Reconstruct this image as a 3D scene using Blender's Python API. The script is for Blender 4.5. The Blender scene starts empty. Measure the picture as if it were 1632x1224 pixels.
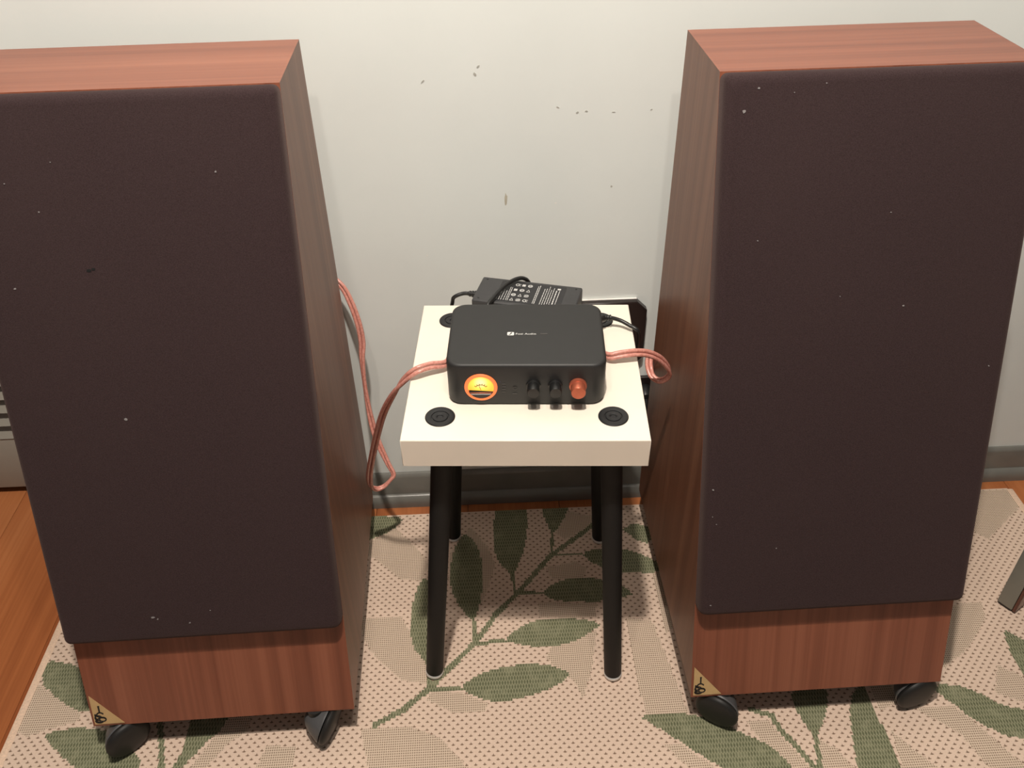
import bpy, bmesh, math, random
import numpy as np
from mathutils import Vector, Matrix
random.seed(7)
scene = bpy.context.scene
C = scene.collection

# ------------------------------------------------------------------ camera
PITCH, ROLL, YAW = 0.6607, -0.0192, 0.0342
FOCAL_PX, WIDTH_PX = 1367.6, 1632.0
cam_loc = Vector((0.0571, -1.2535, 1.2664))
fwd = Vector((math.sin(YAW) * math.cos(PITCH), math.cos(YAW) * math.cos(PITCH), -math.sin(PITCH)))
rgt0 = Vector((math.cos(YAW), -math.sin(YAW), 0))
up0 = rgt0.cross(fwd)
rgt = math.cos(ROLL) * rgt0 + math.sin(ROLL) * up0
upv = -math.sin(ROLL) * rgt0 + math.cos(ROLL) * up0
cd = bpy.data.cameras.new('camera')
cam = bpy.data.objects.new('camera', cd)
C.objects.link(cam)
cam.matrix_world = Matrix(((rgt.x, upv.x, -fwd.x, cam_loc.x), (rgt.y, upv.y, -fwd.y, cam_loc.y),
                           (rgt.z, upv.z, -fwd.z, cam_loc.z), (0, 0, 0, 1)))
cd.sensor_width = 36.0
cd.lens = FOCAL_PX / WIDTH_PX * 36.0
cd.clip_start = 0.05
scene.camera = cam

# ------------------------------------------------------------------ light
w = bpy.data.worlds.new('room_light')
scene.world = w
w.use_nodes = True
bg = w.node_tree.nodes['Background']
bg.inputs['Color'].default_value = (1.0, 0.95, 0.88, 1)
bg.inputs['Strength'].default_value = 0.14

def bulb(name, loc, power, radius=0.035):
    l = bpy.data.lights.new(name, 'POINT')
    l.energy = power
    l.color = (1.0, 0.905, 0.80)
    l.shadow_soft_size = radius
    o = bpy.data.objects.new(name, l)
    o.location = loc
    C.objects.link(o)
bulb('ceiling_bulb', (0.03, -0.93, 2.40), 166)
bulb('ceiling_bulb.001', (-0.20, -1.02, 2.40), 24)
bulb('ceiling_bulb.002', (0.29, -1.02, 2.40), 24)

scene.view_settings.view_transform = 'Standard'
scene.view_settings.look = 'None'
scene.view_settings.gamma = 1.0
scene.view_settings.use_curve_mapping = False
scene.view_settings.exposure = 0.0

# ------------------------------------------------------------------ helpers
def srgb(r, g, b):
    def f(c):
        c /= 255.0
        return c / 12.92 if c <= 0.04045 else ((c + 0.055) / 1.055) ** 2.4
    return (f(r), f(g), f(b), 1.0)

def link(name, me, mat=None, parent=None, smooth=False):
    o = bpy.data.objects.new(name, me)
    C.objects.link(o)
    if mat is not None and len(me.materials) == 0:
        me.materials.append(mat)
    if parent is not None:
        o.parent = parent
    if smooth:
        for p in me.polygons:
            p.use_smooth = True
        try:
            me.set_sharp_from_angle(angle=math.radians(38))
        except Exception:
            pass
    return o

def from_bm(name, bm, mat, parent=None, smooth=False):
    bmesh.ops.recalc_face_normals(bm, faces=bm.faces[:])
    me = bpy.data.meshes.new(name)
    bm.to_mesh(me)
    bm.free()
    return link(name, me, mat, parent, smooth)

def tag(o, label, cat, group=None):
    o['label'] = label
    o['category'] = cat
    if group:
        o['group'] = group
    return o

def struct(o):
    o['kind'] = 'structure'
    return o

def empty(name, loc, rz=0.0):
    o = bpy.data.objects.new(name, None)
    o.empty_display_size = 0.05
    C.objects.link(o)
    o.location = loc
    o.rotation_euler = (0, 0, rz)
    return o

def bm_box(bm, x0, x1, y0, y1, z0, z1):
    vs = [bm.verts.new(v) for v in ((x0, y0, z0), (x1, y0, z0), (x1, y1, z0), (x0, y1, z0),
                                    (x0, y0, z1), (x1, y0, z1), (x1, y1, z1), (x0, y1, z1))]
    for f in ((0, 3, 2, 1), (4, 5, 6, 7), (0, 1, 5, 4), (1, 2, 6, 5), (2, 3, 7, 6), (3, 0, 4, 7)):
        bm.faces.new([vs[i] for i in f])
    return vs

def box(name, mat, parent, x0, x1, y0, y1, z0, z1, bev=0.0, seg=2):
    bm = bmesh.new()
    bm_box(bm, x0, x1, y0, y1, z0, z1)
    if bev:
        bmesh.ops.bevel(bm, geom=bm.edges[:], offset=bev, segments=seg, affect='EDGES', profile=0.5)
    return from_bm(name, bm, mat, parent, smooth=bev > 0)

def prism(name, mat, parent, poly, n0, n1, to3=lambda u, v, n: (u, v, n), bev=0.0, seg=2, smooth=False):
    """closed polygon (u, v) extruded from n0 to n1"""
    bm = bmesh.new()
    a = [bm.verts.new(to3(u, v, n0)) for u, v in poly]
    b = [bm.verts.new(to3(u, v, n1)) for u, v in poly]
    bm.faces.new(a[::-1])
    top = bm.faces.new(b)
    k = len(poly)
    for i in range(k):
        bm.faces.new((a[i], a[(i + 1) % k], b[(i + 1) % k], b[i]))
    if bev:
        bmesh.ops.bevel(bm, geom=list(top.edges), offset=bev, segments=seg, affect='EDGES', profile=0.5)
    return from_bm(name, bm, mat, parent, smooth or bev > 0)

def rounded_rect(x0, x1, y0, y1, r, seg=6):
    pts = []
    for cx, cy, a0 in ((x1 - r, y1 - r, 0), (x0 + r, y1 - r, 90), (x0 + r, y0 + r, 180), (x1 - r, y0 + r, 270)):
        for i in range(seg + 1):
            a = math.radians(a0 + 90 * i / seg)
            pts.append((cx + r * math.cos(a), cy + r * math.sin(a)))
    return pts

def lathe(name, mat, parent, prof, seg=32, M=None, caps=True):
    """profile (r, z) from bottom to top around local z, optional matrix"""
    bm = bmesh.new()
    rings = []
    for r, z in prof:
        if r < 1e-6:
            rings.append([bm.verts.new((0, 0, z))])
        else:
            rings.append([bm.verts.new((r * math.cos(2 * math.pi * i / seg), r * math.sin(2 * math.pi * i / seg), z)) for i in range(seg)])
    for A, B in zip(rings, rings[1:]):
        for i in range(seg):
            j = (i + 1) % seg
            vs = []
            for v in ((A[i % len(A)]), (A[j % len(A)]), (B[j % len(B)]), (B[i % len(B)])):
                if v not in vs:
                    vs.append(v)
            if len(vs) > 2:
                bm.faces.new(vs)
    for R in (rings[0], rings[-1]):
        if caps and len(R) > 1:
            bm.faces.new(R)
    if M is not None:
        bm.transform(M)
    return from_bm(name, bm, mat, parent, True)

def catmull(pts, n=10):
    P = [Vector(p) for p in pts]
    P = [2 * P[0] - P[1]] + P + [2 * P[-1] - P[-2]]
    out = []
    for i in range(1, len(P) - 2):
        for k in range(n):
            t = k / n
            a, b, c, d = P[i - 1:i + 3]
            out.append(0.5 * ((2 * b) + (c - a) * t + (2 * a - 5 * b + 4 * c - d) * t * t + (-a + 3 * b - 3 * c + d) * t ** 3))
    out.append(P[-2])
    return out

def bm_tube(bm, path, rad, seg=10, sides=None, width=0.0):
    """tube along path; with sides (a vector per point) the section centre is shifted sideways by width"""
    prev = None
    n = len(path)
    nrm = None
    for i, p in enumerate(path):
        t = (path[min(i + 1, n - 1)] - path[max(i - 1, 0)]).normalized()
        if nrm is None:
            ref = Vector((0, 0, 1)) if abs(t.z) < 0.9 else Vector((1, 0, 0))
            nrm = (ref - t * ref.dot(t)).normalized()
        else:
            nrm = (nrm - t * nrm.dot(t)).normalized()
        bi = t.cross(nrm)
        r = rad(i / (n - 1)) if callable(rad) else rad
        c = p
        if sides is not None:
            s = sides[i] - t * sides[i].dot(t)
            c = p + s.normalized() * width
        ring = [bm.verts.new(c + r * (math.cos(2 * math.pi * k / seg) * nrm + math.sin(2 * math.pi * k / seg) * bi)) for k in range(seg)]
        if prev:
            for k in range(seg):
                bm.faces.new((prev[k], prev[(k + 1) % seg], ring[(k + 1) % seg], ring[k]))
        else:
            bm.faces.new(ring[::-1])
        prev = ring
    bm.faces.new(prev)

def tube(name, mat, parent, pts, rad, n=10, seg=10):
    bm = bmesh.new()
    bm_tube(bm, catmull(pts, n), rad, seg)
    return from_bm(name, bm, mat, parent, True)

def strokes(name, mat, parent, lines, width, to3, n0, n1):
    """flat ink strokes: each polyline (u, v) becomes a ribbon with the given thickness"""
    bm = bmesh.new()
    for ln in lines:
        wd = width
        if isinstance(ln, tuple):
            wd, ln = ln
        pts = [Vector((a, b)) for a, b in ln]
        L, R = [], []
        for i, q in enumerate(pts):
            t = (pts[min(i + 1, len(pts) - 1)] - pts[max(i - 1, 0)])
            t = t.normalized() if t.length > 0 else Vector((1, 0))
            nn = Vector((-t.y, t.x)) * wd / 2
            L.append(q + nn)
            R.append(q - nn)
        ring = L + R[::-1]
        a = [bm.verts.new(to3(q.x, q.y, n0)) for q in ring]
        b = [bm.verts.new(to3(q.x, q.y, n1)) for q in ring]
        m = len(L)
        for i in range(m - 1):
            j = len(ring) - 1 - i
            bm.faces.new((b[i], b[i + 1], b[j - 1], b[j]))
        k = len(ring)
        for i in range(k):
            bm.faces.new((a[i], a[(i + 1) % k], b[(i + 1) % k], b[i]))
    return from_bm(name, bm, mat, parent)

def text_mesh(name, body, size, mat, parent, M, extrude=0.0, align='LEFT'):
    cu = bpy.data.curves.new(name + '_outline', 'FONT')
    cu.body = body
    cu.size = size
    cu.align_x = align
    cu.extrude = extrude
    to = bpy.data.objects.new(name + '_outline', cu)
    C.objects.link(to)
    bpy.context.view_layer.update()
    me = bpy.data.meshes.new_from_object(to.evaluated_get(bpy.context.evaluated_depsgraph_get()))
    bpy.data.objects.remove(to)
    me.transform(M)
    me.materials.clear()
    me.name = name
    return link(name, me, mat, parent)

# ------------------------------------------------------------------ materials
def nmat(name, color=(0.5, 0.5, 0.5, 1), rough=0.5, metal=0.0, spec=0.5):
    m = bpy.data.materials.new(name)
    m.use_nodes = True
    b = m.node_tree.nodes['Principled BSDF']
    b.inputs['Base Color'].default_value = color
    b.inputs['Roughness'].default_value = rough
    b.inputs['Metallic'].default_value = metal
    b.inputs['Specular IOR Level'].default_value = spec
    return m, m.node_tree, b

def node(nt, t, **kw):
    n = nt.nodes.new(t)
    for k, v in kw.items():
        if k in n.inputs:
            n.inputs[k].default_value = v
        else:
            setattr(n, k, v)
    return n

def coords(nt, scale=(1, 1, 1), rand=False, kind='Object'):
    tc = node(nt, 'ShaderNodeTexCoord')
    mp = node(nt, 'ShaderNodeMapping')
    mp.inputs['Scale'].default_value = scale
    nt.links.new(tc.outputs[kind], mp.inputs['Vector'])
    if rand:
        oi = node(nt, 'ShaderNodeObjectInfo')
        ml = node(nt, 'ShaderNodeMath', operation='MULTIPLY')
        ml.inputs[1].default_value = 37.0
        nt.links.new(oi.outputs['Random'], ml.inputs[0])
        nt.links.new(ml.outputs[0], mp.inputs['Location'])
    return mp.outputs[0]

def noise(nt, vec, scale, detail=4, rough=0.5, dist=0.0):
    n = node(nt, 'ShaderNodeTexNoise')
    n.inputs['Scale'].default_value = scale
    n.inputs['Detail'].default_value = detail
    n.inputs['Roughness'].default_value = rough
    n.inputs['Distortion'].default_value = dist
    nt.links.new(vec, n.inputs['Vector'])
    return n.outputs['Fac']

def ramp(nt, fac, stops):
    r = node(nt, 'ShaderNodeValToRGB')
    e = r.color_ramp.elements
    while len(e) < len(stops):
        e.new(0.5)
    for el, (p, c) in zip(e, stops):
        el.position = p
        el.color = c
    nt.links.new(fac, r.inputs['Fac'])
    return r.outputs['Color']

def mixc(nt, fac, a, b, mode='MIX'):
    m = node(nt, 'ShaderNodeMix', data_type='RGBA', blend_type=mode)
    for v, i in ((fac, 0), (a, 6), (b, 7)):
        if hasattr(v, 'links') or hasattr(v, 'is_linked'):
            nt.links.new(v, m.inputs[i])
        else:
            m.inputs[i].default_value = v
    return m.outputs[2]

def math_(nt, op, a, b=None, c=None):
    m = node(nt, 'ShaderNodeMath', operation=op)
    for i, v in enumerate((a, b, c)):
        if v is None:
            continue
        if hasattr(v, 'is_linked'):
            nt.links.new(v, m.inputs[i])
        else:
            m.inputs[i].default_value = v
    return m.outputs[0]

def bump(nt, b, h, strength=0.2, dist=0.002):
    n = node(nt, 'ShaderNodeBump')
    n.inputs['Strength'].default_value = strength
    n.inputs['Distance'].default_value = dist
    nt.links.new(h, n.inputs['Height'])
    nt.links.new(n.outputs[0], b.inputs['Normal'])

def wood(name, c0, c1, c2, axis, rough=0.35, spec=0.4, stretch=38.0, fine=1.0, coat=0.0):
    """grain stretched along one local axis"""
    m, nt, b = nmat(name, c1, rough, 0, spec)
    sc = [stretch * fine] * 3
    for a_ in axis:
        sc['xyz'.index(a_)] = 0.38
    v = coords(nt, sc, rand=True)
    f1 = noise(nt, v, 1.0, 6, 0.6, 0.2)
    sc2 = [120 * fine] * 3
    for a_ in axis:
        sc2['xyz'.index(a_)] = 1.6
    v2 = coords(nt, sc2, rand=True)
    f2 = noise(nt, v2, 1.5, 3, 0.6)
    sc3 = [5 * fine] * 3
    for a_ in axis:
        sc3['xyz'.index(a_)] = 0.5
    v3 = coords(nt, sc3, rand=True)
    f3 = noise(nt, v3, 1.6, 3, 0.5, 0.4)
    s = math_(nt, 'ADD', math_(nt, 'MULTIPLY', f1, 0.55), math_(nt, 'ADD', math_(nt, 'MULTIPLY', f2, 0.2), math_(nt, 'MULTIPLY', f3, 0.3)))
    col = ramp(nt, s, [(0.36, c0), (0.52, c1), (0.68, c2)])
    nt.links.new(col, b.inputs['Base Color'])
    bump(nt, b, f2, 0.06, 0.0005)
    b.inputs['Coat Weight'].default_value = coat
    return m

def painted(name, col, rough, var=0.04, bs=0.05, spec=0.5, scale=6):
    m, nt, b = nmat(name, col, rough, 0, spec)
    v = coords(nt)
    f = noise(nt, v, scale, 5, 0.6)
    lo = tuple(c * (1 - var) for c in col[:3]) + (1,)
    hi = tuple(min(1, c * (1 + var)) for c in col[:3]) + (1,)
    nt.links.new(ramp(nt, f, [(0.3, lo), (0.7, hi)]), b.inputs['Base Color'])
    bump(nt, b, noise(nt, v, 160, 3, 0.6), bs, 0.0008)
    return m

MAT = {}
MAT['wall'] = painted('wall_paint', (0.735, 0.775, 0.755, 1), 0.62, 0.02, 0.10, 0.35, 5)
MAT['base'] = painted('baseboard_paint', (0.175, 0.173, 0.156, 1), 0.28, 0.12, 0.10, 0.5, 14)
MAT['door'] = painted('door_paint', (0.30, 0.28, 0.24, 1), 0.4, 0.06, 0.05)
MAT['greyleg'] = painted('grey_leg_paint', (0.22, 0.22, 0.19, 1), 0.4, 0.08, 0.08)
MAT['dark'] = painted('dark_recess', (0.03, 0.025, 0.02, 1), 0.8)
MAT['brownstrip'] = wood('brown_strip_grain', (0.06, 0.022, 0.015, 1), (0.11, 0.04, 0.026, 1), (0.15, 0.06, 0.04, 1), 'z')
WC = ((0.125, 0.036, 0.019, 1), (0.205, 0.066, 0.036, 1), (0.275, 0.098, 0.055, 1))
MAT['ven_z'] = wood('veneer_upright', *WC, 'yz', rough=0.36)   # the front leans back, so the grain runs in y and z
MAT['ven_x'] = wood('veneer_across', *[tuple(c * 1.03 for c in k[:3]) + (1,) for k in WC], 'x', rough=0.34)
WS = ((0.110, 0.042, 0.023, 1), (0.170, 0.071, 0.039, 1), (0.230, 0.105, 0.060, 1))
MAT['ven_side'] = wood('veneer_side', *WS, 'z', rough=0.42)
MAT['plank'] = wood('floor_pine', (0.235, 0.066, 0.022, 1), (0.385, 0.128, 0.044, 1), (0.49, 0.19, 0.072, 1), 'y', rough=0.36, stretch=10)

# grille cloth
m, nt, b = nmat('grille_cloth', (0.030, 0.019, 0.018, 1), 0.95, 0, 0.1)
v = coords(nt)
f = noise(nt, v, 900, 2, 0.6)
f2 = noise(nt, v, 5, 3, 0.5)
c = ramp(nt, f, [(0.3, (0.021, 0.0125, 0.0135, 1)), (0.7, (0.043, 0.0275, 0.0295, 1))])
c = mixc(nt, math_(nt, 'MULTIPLY', f2, 0.35), c, (0.050, 0.032, 0.031, 1))
nt.links.new(c, b.inputs['Base Color'])
b.inputs['Sheen Weight'].default_value = 0.14
b.inputs['Sheen Roughness'].default_value = 0.5
b.inputs['Sheen Tint'].default_value = (0.75, 0.55, 0.5, 1)
bump(nt, b, f, 0.35, 0.0006)
MAT['cloth'] = m

def plain(name, col, rough=0.5, metal=0.0, spec=0.5, nscale=40, var=0.08, bs=0.03):
    m, nt, b = nmat(name, col, rough, metal, spec)
    v = coords(nt)
    f = noise(nt, v, nscale, 3, 0.6)
    lo = tuple(c * (1 - var) for c in col[:3]) + (1,)
    hi = tuple(min(1, c * (1 + var)) for c in col[:3]) + (1,)
    nt.links.new(ramp(nt, f, [(0.3, lo), (0.7, hi)]), b.inputs['Base Color'])
    if bs:
        bump(nt, b, noise(nt, v, nscale * 12, 2, 0.6), bs, 0.0004)
    return m

MAT['caster'] = plain('caster_plastic', (0.014, 0.0135, 0.013, 1), 0.5, 0, 0.3)
MAT['hood'] = plain('caster_hood', (0.075, 0.075, 0.078, 1), 0.42)
MAT['brass'] = plain('badge_brass', (0.56, 0.40, 0.20, 1), 0.42, 0.35)
MAT['ink'] = plain('badge_ink', (0.012, 0.010, 0.009, 1), 0.6)
MAT['seat'] = plain('stool_laminate', (0.80, 0.735, 0.635, 1), 0.42, 0, 0.4, 8, 0.02, 0.02)
MAT['black_leg'] = plain('leg_black', (0.009, 0.009, 0.009, 1), 0.6, 0, 0.25)
MAT['cap'] = plain('cap_black', (0.011, 0.011, 0.012, 1), 0.34)
MAT['glide'] = plain('glide_metal', (0.75, 0.73, 0.70, 1), 0.35, 0.4)
MAT['amp'] = plain('amp_black', (0.024, 0.024, 0.024, 1), 0.5, 0.0, 0.4, 60, 0.04, 0.02)
MAT['amp_face'] = plain('amp_face_black', (0.017, 0.016, 0.015, 1), 0.45, 0.0, 0.5, 60, 0.04, 0.02)
MAT['knob'] = plain('knob_black', (0.010, 0.010, 0.010, 1), 0.35)
MAT['copper'] = plain('knob_copper', (0.50, 0.135, 0.075, 1), 0.36, 0.6, 0.5, 90, 0.1, 0.05)
MAT['silver'] = plain('print_silver', (0.62, 0.62, 0.60, 1), 0.5)
MAT['dimprint'] = plain('print_dim', (0.075, 0.070, 0.066, 1), 0.6)
MAT['white_ink'] = plain('label_white', (0.55, 0.55, 0.54, 1), 0.6)
MAT['label'] = plain('label_black', (0.022, 0.022, 0.024, 1), 0.5)
MAT['adapter'] = plain('adapter_plastic', (0.042, 0.042, 0.044, 1), 0.5)
MAT['cord'] = plain('black_cord', (0.013, 0.013, 0.013, 1), 0.38)
MAT['plate'] = plain('black_plate', (0.017, 0.011, 0.010, 1), 0.35)
MAT['lint'] = plain('lint_grey', (0.22, 0.205, 0.205, 1), 0.9)
MAT['hole'] = plain('torn_black', (0.003, 0.003, 0.003, 1), 0.9)
MAT['scuff'] = plain('scuff_grey', (0.40, 0.40, 0.365, 1), 0.8)
MAT['scuff_pale'] = plain('scuff_pale', (0.50, 0.47, 0.38, 1), 0.8)
MAT['chip'] = plain('paint_chip', (0.80, 0.78, 0.74, 1), 0.7)

# translucent pink speaker wire
m, nt, b = nmat('pink_wire_jacket', (0.60, 0.215, 0.165, 1), 0.28, 0, 0.5)
v = coords(nt)
f = noise(nt, v, 300, 2, 0.5)
nt.links.new(ramp(nt, f, [(0.3, (0.58, 0.21, 0.16, 1)), (0.7, (0.76, 0.37, 0.31, 1))]), b.inputs['Base Color'])
b.inputs['Transmission Weight'].default_value = 0.14
b.inputs['Coat Weight'].default_value = 0.3
MAT['wire'] = m

def emit(name, col, strength, base=(0.02, 0.02, 0.02, 1)):
    m, nt, b = nmat(name, base, 0.4)
    b.inputs['Emission Color'].default_value = col
    b.inputs['Emission Strength'].default_value = strength
    return m
MAT['ring'] = emit('meter_ring_glow', (1.0, 0.20, 0.055, 1), 0.9, (0.5, 0.1, 0.03, 1))
# back-lit dial: a small lamp behind its upper middle
m, nt, b = nmat('meter_dial_glow', (0.5, 0.3, 0.05, 1), 0.4)
tc = node(nt, 'ShaderNodeTexCoord')
mp = node(nt, 'ShaderNodeMapping')
mp.inputs['Location'].default_value = (0.0, 0.0, -0.008)
nt.links.new(tc.outputs['Object'], mp.inputs['Vector'])
ln = node(nt, 'ShaderNodeVectorMath', operation='LENGTH')
nt.links.new(mp.outputs[0], ln.inputs[0])
fac = math_(nt, 'MULTIPLY', ln.outputs['Value'], 55.0)
nt.links.new(ramp(nt, fac, [(0.15, (1.0, 0.86, 0.42, 1)), (0.55, (1.0, 0.62, 0.07, 1)), (0.95, (0.95, 0.38, 0.02, 1))]), b.inputs['Emission Color'])
b.inputs['Emission Strength'].default_value = 1.15
MAT['dial'] = m
MAT['led'] = emit('blue_led', (0.22, 0.12, 1.0, 1), 1.2)

# rug: zone colours come with the mesh, the weave itself is procedural
m, nt, b = nmat('woven_rug', (0.6, 0.45, 0.34, 1), 0.9, 0, 0.15)
at = node(nt, 'ShaderNodeAttribute', attribute_name='zone')
sep = node(nt, 'ShaderNodeSeparateColor')
nt.links.new(at.outputs['Color'], sep.inputs[0])
G, F = sep.outputs[0], sep.outputs[1]
tc = node(nt, 'ShaderNodeTexCoord')
sx = node(nt, 'ShaderNodeSeparateXYZ')
nt.links.new(tc.outputs['Object'], sx.inputs[0])
X, Y = sx.outputs[0], sx.outputs[1]

def lattice(nt, px, py, stag):
    """distance-like field around the holes of a staggered weave: 0 at a hole, 1 far away"""
    yy = math_(nt, 'DIVIDE', Y, py)
    row = math_(nt, 'FLOOR', yy)
    fy = math_(nt, 'SUBTRACT', math_(nt, 'SUBTRACT', yy, row), 0.5)
    sh = math_(nt, 'MULTIPLY', math_(nt, 'MODULO', math_(nt, 'ABSOLUTE', row), 2.0), stag)
    xx = math_(nt, 'ADD', math_(nt, 'DIVIDE', X, px), sh)
    fx = math_(nt, 'SUBTRACT', math_(nt, 'FRACT', xx), 0.5)
    return fx, fy
# coarse weave: staggered dark holes
fx, fy = lattice(nt, 0.0138, 0.0068, 0.5)
dx = math_(nt, 'MULTIPLY', fx, 0.0138 / 0.0034)
dy = math_(nt, 'MULTIPLY', fy, 0.0068 / 0.0013)
d2 = math_(nt, 'ADD', math_(nt, 'MULTIPLY', dx, dx), math_(nt, 'MULTIPLY', dy, dy))
tx = math_(nt, 'MULTIPLY', fx, 0.0138 / 0.0009)
ty = math_(nt, 'MULTIPLY', math_(nt, 'SUBTRACT', fy, 0.12), 0.0068 / 0.0026)
t2 = math_(nt, 'ADD', math_(nt, 'MULTIPLY', tx, tx), math_(nt, 'MULTIPLY', ty, ty))
hole = math_(nt, 'MINIMUM', math_(nt, 'MINIMUM', d2, t2), 1.0)
# raised threads between the holes
thr = math_(nt, 'ABSOLUTE', math_(nt, 'MULTIPLY', fy, 2.0))
# fine weave: a square grid
gx, gy = lattice(nt, 0.0034, 0.0040, 0.0)
ex = math_(nt, 'MULTIPLY', gx, 2.6)
ey = math_(nt, 'MULTIPLY', gy, 2.6)
grid = math_(nt, 'MINIMUM', math_(nt, 'ADD', math_(nt, 'MULTIPLY', ex, ex), math_(nt, 'MULTIPLY', ey, ey)), 1.0)
# leaf weave: short upright stitches, staggered
hx, hy = lattice(nt, 0.0046, 0.0080, 0.5)
stitch = math_(nt, 'MINIMUM', math_(nt, 'ADD', math_(nt, 'ABSOLUTE', math_(nt, 'MULTIPLY', hx, 1.9)), math_(nt, 'ABSOLUTE', math_(nt, 'MULTIPLY', hy, 0.8))), 1.0)
nz = noise(nt, tc.outputs['Object'], 55, 3, 0.6)
nz2 = noise(nt, tc.outputs['Object'], 420, 2, 0.6)
creamA, creamB = (0.585, 0.440, 0.345, 1), (0.72, 0.565, 0.460, 1)
cream = mixc(nt, nz2, creamA, creamB)
coarse = mixc(nt, math_(nt, 'POWER', hole, 1.3), (0.185, 0.115, 0.075, 1), cream)
finec = mixc(nt, grid, (0.195, 0.140, 0.095, 1), (0.63, 0.50, 0.39, 1))
gcol = mixc(nt, stitch, (0.060, 0.070, 0.034, 1), (0.26, 0.26, 0.165, 1))
gcol = mixc(nt, math_(nt, 'MULTIPLY', ramp(nt, nz, [(0.50, (0, 0, 0, 1)), (0.72, (1, 1, 1, 1))]), 0.6), gcol, (0.30, 0.295, 0.19, 1))
col = mixc(nt, F, coarse, finec)
col = mixc(nt, G, col, gcol)
nt.links.new(col, b.inputs['Base Color'])
hgt = mixc(nt, F, hole, grid)
hgt = mixc(nt, G, hgt, stitch)
bump(nt, b, hgt, 0.6, 0.0016)
MAT['rug'] = m
MAT['rug_hem'] = plain('rug_hem', (0.72, 0.53, 0.40, 1), 0.9, 0, 0.1, 300, 0.12, 0.2)

# outlines of the rug's leaves, stems and fine-weave fields, in millimetres on the floor
LEAVES= [[(-78, -206), (-91, -237), (-98, -278), (-98, -322), (-91, -360), (-75, -381), (-64, -395), (-54, -382), (-46, -358), (-43, -313), (-48, -258), (-61, -222)], [(-3, -103), (-21, -136), (-29, -187), (-28, -235), (-15, -271), (3, -300), (14, -313), (24, -279), (30, -244), (33, -190), (24, -139), (10, -114)], [(60, -29), (54, -105), (54, -147), (62, -180), (76, -199), (88, -213), (101, -182), (113, -150), (122, -93), (125, -33)], [(154, -35), (157, -75), (169, -115), (180, -104), (204, -59), (207, -38)], [(220, -166), (251, -155), (300, -161), (324, -169), (351, -188), (373, -207), (354, -222), (297, -218), (260, -207), (237, -190)], [(137, -257), (165, -232), (204, -223), (242, -228), (279, -242), (306, -267), (283, -275), (240, -281), (189, -279), (157, -273)], [(65, -353), (94, -328), (126, -314), (163, -313), (208, -317), (239, -328), (214, -348), (181, -365), (140, -372), (105, -367), (78, -359)], [(-11, -440), (15, -421), (50, -408), (89, -403), (133, -404), (177, -423), (161, -439), (125, -456), (82, -468), (39, -470), (11, -457)], [(305, -112), (332, -94), (367, -111), (355, -152), (331, -141), (316, -121)], [(-229, -48), (-179, -44), (-122, -54), (-141, -85), (-178, -104), (-209, -122)], [(276, -509), (307, -505), (357, -508), (404, -524), (429, -544), (455, -558), (478, -580), (494, -605), (470, -638), (418, -621), (386, -599), (353, -573), (328, -551), (294, -523)], [(531, -475), (567, -454), (588, -478), (582, -498), (571, -522), (556, -543), (547, -557), (540, -554), (534, -536), (527, -514), (526, -492)], [(634, -479), (645, -470), (652, -480), (653, -510), (652, -537), (656, -569), (656, -612), (636, -647), (601, -664), (587, -640), (590, -610), (596, -576), (606, -535), (617, -503)], [(760, -482), (777, -479), (807, -482), (831, -498), (860, -522), (889, -529), (911, -541), (926, -568), (890, -580), (863, -578), (835, -571), (810, -551), (793, -534), (782, -514), (768, -500)], [(930, -379), (942, -392), (954, -405), (972, -429), (967, -476), (940, -486), (919, -471), (917, -450), (920, -419)], [(-710, -392), (-714, -364), (-710, -351), (-694, -353), (-658, -364), (-624, -387), (-593, -436), (-597, -452), (-622, -452), (-647, -440), (-680, -417)], [(-671, -488), (-642, -480), (-593, -480), (-549, -493), (-517, -521), (-495, -551), (-514, -576), (-564, -567), (-601, -545), (-638, -517)], [(-443, -469), (-421, -451), (-382, -470), (-386, -491), (-403, -509), (-417, -529), (-431, -549), (-435, -554), (-450, -569), (-450, -554), (-441, -525), (-441, -493)]]
STEMS= [([(-146, -500), (-102, -476), (-62, -441), (-24, -399), (16, -355), (54, -297), (93, -255), (163, -167), (209, -131), (256, -92), (307, -56)], 0.01), ([(-64, -389), (-61, -440)], 0.007), ([(14, -310), (14, -354)], 0.006), ([(88, -209), (89, -259)], 0.007), ([(169, -112), (164, -167)], 0.006), ([(163, -169), (219, -169)], 0.006), ([(92, -254), (138, -256)], 0.007), ([(16, -357), (65, -355)], 0.008), ([(-62, -444), (-11, -444)], 0.008), ([(454, -505), (485, -518), (493, -544), (508, -571), (527, -607), (544, -642)], 0.009), ([(545, -551), (540, -573), (535, -607), (535, -642)], 0.008), ([(-497, -458), (-479, -507), (-462, -569)], 0.009), ([(-445, -555), (-458, -569)], 0.008)]
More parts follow.
